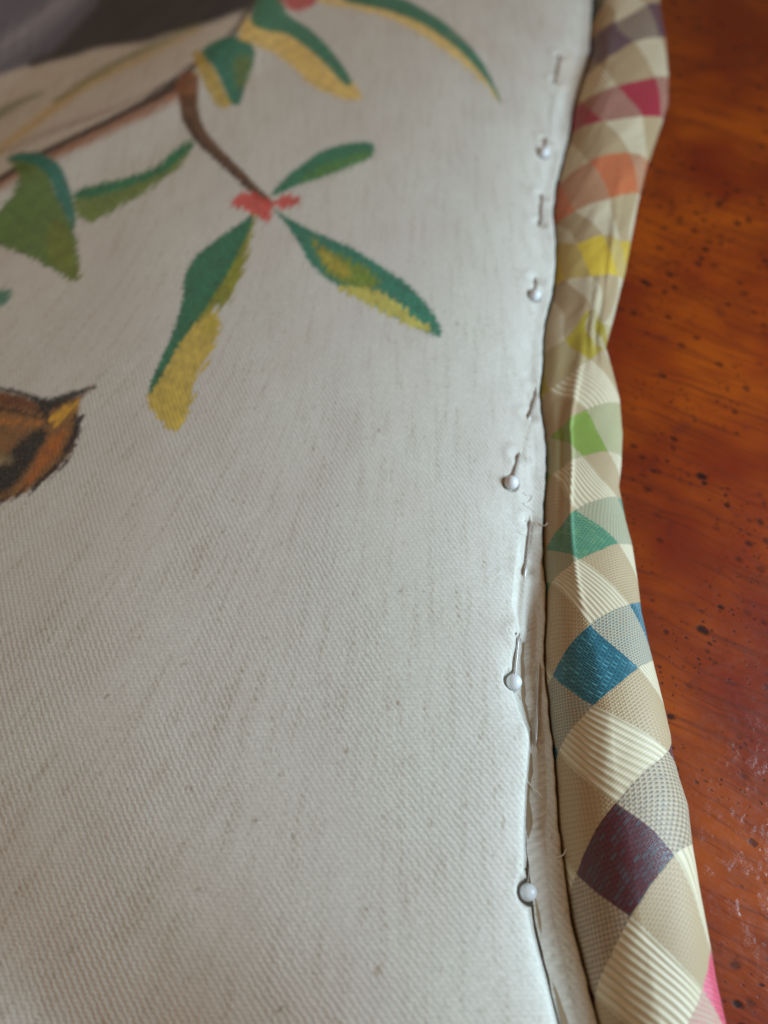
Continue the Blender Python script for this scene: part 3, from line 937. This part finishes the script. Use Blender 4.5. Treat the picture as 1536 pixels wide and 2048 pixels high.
def build_trim():
    Y0, Y1 = -38.0, 372.0
    dy = 0.33
    ys = np.arange(Y0, Y1, dy)
    zc = 8.0
    xr = curve_x_of_y(RIGHT_PX, 9.5)
    xcr = curve_x_of_y(CREST_PX, 16.0)
    nseg = 220
    th = np.linspace(0, 2 * math.pi, nseg, endpoint=False)      # 0 right, pi/2 top, pi left, 3pi/2 bottom
    R = xr(ys)
    for it in range(5):
        L = x_edge(ys) + 0.35
        Cx = np.clip(xcr(ys), L + 6.5, R - 4.0)
        wdt = R - L
        Ht = np.clip(0.72 * wdt * (1 - 0.31 * smooth01((ys - 60) / 90)), 13.0, 21.5)
        k = np.hanning(35)
        k /= k.sum()
        Ht = np.convolve(np.pad(Ht, 17, mode='edge'), k, mode='valid')
        hup = Ht - 7.2
        hdn = np.full_like(Ht, 7.2 - 0.15)
        ct, st_ = np.cos(th), np.sin(th)
        e_r, e_l = 0.90, 1.22
        X = np.where(ct[None] >= 0, Cx[:, None] + (R - Cx)[:, None] * np.abs(ct[None]) ** e_r, Cx[:, None] - (Cx - L)[:, None] * np.abs(ct[None]) ** e_l)
        Z = 7.2 + np.where(st_[None] >= 0, hup[:, None] * np.abs(st_[None]) ** 1.0, -hdn[:, None] * np.abs(st_[None]) ** 0.8)
        Yg = np.repeat(ys[:, None], nseg, 1)
        px, py = proj(X, Yg, Z)
        # where does the outline fall in the picture, and where should it
        sel = px.argmax(1)
        ii = np.arange(len(ys))
        mx, my = px[ii, sel], py[ii, sel]
        P = np.array(RIGHT_PX, float)
        want = np.interp(my, P[:, 1], P[:, 0])
        depth = F / (np.gradient(px[ii, sel]) * 0 + 1)
        sc = (CH - 9.0) / (CT - (1024 - my) / F * ST) / F      # mm per px
        corr = np.where((my > -80) & (my < 2130), (want - mx) * sc, 0)
        R = R + corr * 0.9
    # folds in the soft cover, running along and slightly across the cord
    top = np.clip(st_, 0, 1)[None]
    arc = th[None] * (wdt[:, None] * 0.42)
    S = np.repeat(ys[:, None], nseg, 1)
    tw = arc + 0.35 * S
    fold = 0.22 * waves(tw, S * 0.22, 8.0, 41, 16) + 0.04 * waves(tw, S * 0.3, 2.6, 42, 16)
    # the far half is more rumpled
    amp = 0.35 + 0.45 * smooth01((S - y_at(1000)) / 60) * 0.9
    nx, nz = np.cos(th)[None] * np.ones_like(X), np.sin(th)[None] * np.ones_like(X)
    keep = np.clip(st_ + 0.5, 0, 1)[None]
    X = X + nx * fold * amp * keep * 0.5
    Z = Z + nz * fold * amp * keep
    # a soft longitudinal ridge left of the crest between the olive and the sea-green squares
    bell = np.exp(-((S - y_at(880)) / 45) ** 2)
    Z = Z + bell * 0.8 * np.exp(-((th[None] - 1.75) / 0.16) ** 2) - bell * 0.5 * np.exp(-((th[None] - 2.1) / 0.22) ** 2)
    bell2 = np.exp(-((S - y_at(640)) / 14) ** 2)
    Z = Z + bell2 * 0.9 * np.exp(-((th[None] - 1.45) / 0.12) ** 2) - bell2 * 0.8 * np.exp(-((th[None] - 1.2) / 0.12) ** 2)
    bell3 = np.exp(-((S - y_at(500)) / 26) ** 2)
    Z = Z + bell3 * 0.7 * np.exp(-((th[None] - 1.15) / 0.10) ** 2)
    Z = np.maximum(Z, 0.12)
    V = np.stack([X, Yg, Z], -1)
    # surface coordinates for the woven check: length along and arc length around
    dX = np.diff(X, axis=1)
    dZ = np.diff(Z, axis=1)
    arcl = np.concatenate([np.zeros((len(ys), 1)), np.cumsum(np.hypot(dX, dZ), 1)], 1)
    it = nseg // 4
    arcl = arcl[:, it][:, None] - arcl           # 0 at the crest, positive to the right
    # thetas beyond 3pi/2 belong to the right underside: continue them
    total = (arcl[:, 0] - arcl[:, -1])[:, None]
    arcl = np.where(th[None] > 1.5 * math.pi, arcl + total, arcl)
    px, py = proj(V[..., 0], V[..., 1], V[..., 2])
    front = (th > 0.0) & (th < math.pi * 1.02)
    fi = np.where(front)[0]
    pts, ab = [], []
    for (a, b), (qx, qy) in LATT.items():
        dd = (px[:, fi] - qx) ** 2 + (py[:, fi] - qy) ** 2
        i, j = np.unravel_index(dd.argmin(), dd.shape)
        pts.append((arcl[i, fi[j]], ys[i]))
        ab.append((a, b))
    pts, ab = np.array(pts), np.array(ab, float)
    n = len(pts)

    def U(r2):
        return 0.5 * r2 * np.log(r2 + 1e-9)
    K = U(((pts[:, None] - pts[None]) ** 2).sum(-1)) + np.eye(n) * 0.3
    Pm = np.concatenate([np.ones((n, 1)), pts], 1)
    A = np.zeros((n + 3, n + 3))
    A[:n, :n], A[:n, n:], A[n:, :n] = K, Pm, Pm.T
    sol = np.linalg.solve(A, np.concatenate([ab, np.zeros((3, 2))]))
    Q = np.stack([arcl.ravel(), Yg.ravel()], 1)
    out = np.concatenate([np.ones((len(Q), 1)), Q], 1) @ sol[n:]
    for i in range(n):
        out += U(((Q - pts[i]) ** 2).sum(1))[:, None] * sol[i][None]
    fc = grid_faces(len(ys), nseg, True)
    me = mesh_np('cord_cover', V.reshape(-1, 3), fc, M_CHECK)
    at = me.attributes.new('check', 'FLOAT_VECTOR', 'POINT')
    at.data.foreach_set('vector', np.concatenate([out, np.zeros((len(out), 1))], 1).astype(np.float32).reshape(-1))
    o = empty('piping_cord', (float(R[200]), 40, 0), 'thick rainbow and cream checked fabric cord lying along the pinned cushion edge', 'piping')
    link('cord_cover', me, o)
    # seam allowance: a flat flange of the same cover running in under the cushion
    yf = ys[::4]
    Lf = x_edge(yf) + 0.35
    fx = np.stack([Lf + 1.6, Lf - 0.5, Lf - 3.0, Lf - 6.0], 1)
    fz = np.stack([Lf * 0 + 4.2, Lf * 0 + 4.6, Lf * 0 + 5.2, Lf * 0 + 5.4], 1)
    top_v = np.stack([fx, np.repeat(yf[:, None], 4, 1), fz], -1)
    bot_v = top_v[:, ::-1].copy()
    bot_v[..., 2] -= 0.7
    ring = np.concatenate([top_v, bot_v], 1)
    me2 = mesh_np('seam_flange', ring.reshape(-1, 3), grid_faces(len(yf), 8, True), M_CHECK)
    at = me2.attributes.new('check', 'FLOAT_VECTOR', 'POINT')
    nn = len(me2.vertices)
    rp = ring.reshape(-1, 3)
    at.data.foreach_set('vector', np.stack([rp[:, 0] * 0.05 - rp[:, 1] * 0.05 + 3, -rp[:, 0] * 0.06 - rp[:, 1] * 0.05, rp[:, 0] * 0], 1).astype(np.float32).reshape(-1))
    link('seam_flange', me2, o)


build_trim()

# ------------------------------------------------------------------ pins
def sphere_mesh(name, r, mat, nu=40, nv=24):
    verts = []
    for i in range(nv + 1):
        a = math.pi * i / nv
        # moulded bead: very slightly flattened, with a tiny collar at the shaft side (+y)
        for j in range(nu):
            b = 2 * math.pi * j / nu
            verts.append((r * math.sin(a) * math.cos(b), -r * 0.98 * math.cos(a) * (1 if math.cos(a) > 0 else 1.03), r * math.sin(a) * math.sin(b)))
    me = mesh_np(name, verts, grid_faces(nv + 1, nu, True), mat)
    return me


HEAD = sphere_mesh('pin_head', 1.80, M_PEARL)
for idx, (Hh, Tt, rts, lab) in enumerate(PIN3):
    d = Tt - Hh
    o = empty('pearl_pin', tuple(Hh), lab, 'sewing pin', 'white pearl-headed pins holding the cushion edge')
    h = link('pin_head', HEAD, o)
    h.matrix_parent_inverse.identity()
    h.rotation_euler = Vector(d).to_track_quat('Y', 'Z').to_euler()
    L = float(np.linalg.norm(d))
    u = d / L
    # the thin shaft gives a little where it runs under the cloth
    pts, rr = [Hh + u * 1.3, Hh + u * 1.9], [0.52, 0.48]
    for k in range(1, 41):
        t_ = (2.4 + (L - 2.4) * k / 40) / L
        e_ = max([min(1.0, max(0.0, 1 - max(a_ - t_, t_ - b_, 0) * L / 2.5)) for a_, b_ in rts])
        e_ = e_ * e_ * (3 - 2 * e_)
        pts.append(Hh + d * t_ + np.array([0, 0, -0.95 * (1 - e_)]))
        rr.append(0.34 if t_ * L < L - 2.5 else 0.03 + 0.31 * (L - t_ * L) / 2.5)
    link('pin_shaft', tube_mesh('pin_shaft', pts, rr, M_STEEL, 10), o)

# ------------------------------------------------------------------ loose fibres
def surf(px, py, up):
    z = 12.0
    for _ in range(30):
        X, Y = unproj(px, py, z)
        z = 0.5 * z + 0.5 * (float(cloth_z(np.array([float(X)]), np.array([float(Y)]))[0]) + up)
    X, Y = unproj(px, py, z)
    return (float(X), float(Y), z)


FIB = [
    ([(1046, 985), (1058, 992), (1068, 990), (1060, 1003), (1048, 1008), (1062, 1016), (1072, 1026)], [0.15, 0.3, 0.35, 0.25, 0.3, 0.35, 0.2], 0.08, 'curled grey fluff on the cushion edge just below the middle pin'),
    ([(1034, 1062), (1044, 1068), (1054, 1070), (1064, 1066)], [0.1, 0.2, 0.3, 0.3], 0.07, 'thin straight fibre on the cushion level with the sea-green square'),
    ([(1052, 1557), (1062, 1572), (1074, 1583), (1084, 1595)], [0.1, 0.8, 1.4, 1.6], 0.11, 'short pale fibre slanting across the deep fold above the nearest pin'),
    ([(1058, 1638), (1070, 1636), (1081, 1632), (1090, 1626)], [0.2, 0.7, 0.9, 1.2], 0.11, 'short pale fibre lying across the deep fold, closest above the nearest pin'),
    ([(1108, 1715), (1118, 1714), (1127, 1709), (1133, 1697)], [0.1, 0.4, 0.9, 1.6], 0.12, 'curled pale fibre sticking out of the folded edge beside the dark purple square'),
    ([(1078, 1048), (1086, 1051), (1092, 1050), (1095, 1045)], [0.1, 0.5, 0.9, 1.3], 0.13, 'tiny pale fibre tuft on the folded edge beside the sea-green square'),
]
for pts, ups, r, lab in FIB:
    P = [surf(p[0], p[1], min(u_, 1.6)) if p[0] < x_limit else (lambda q: q)(surf(p[0], p[1], u_)) for (p, u_, x_limit) in [(a, b, 5000) for a, b in zip(pts, ups)]]
    S = spline(P, False, 4)
    me = tube_mesh('loose_fibre', [tuple(s) for s in S], [r * (0.5 + 0.5 * math.sin(math.pi * min(1, max(0.12, i / len(S))))) for i in range(len(S))], M_FIBRE, 6)
    link('loose_fibre', me, None, lab, 'fibre', None, 'loose pale fibres along the pinned edge')
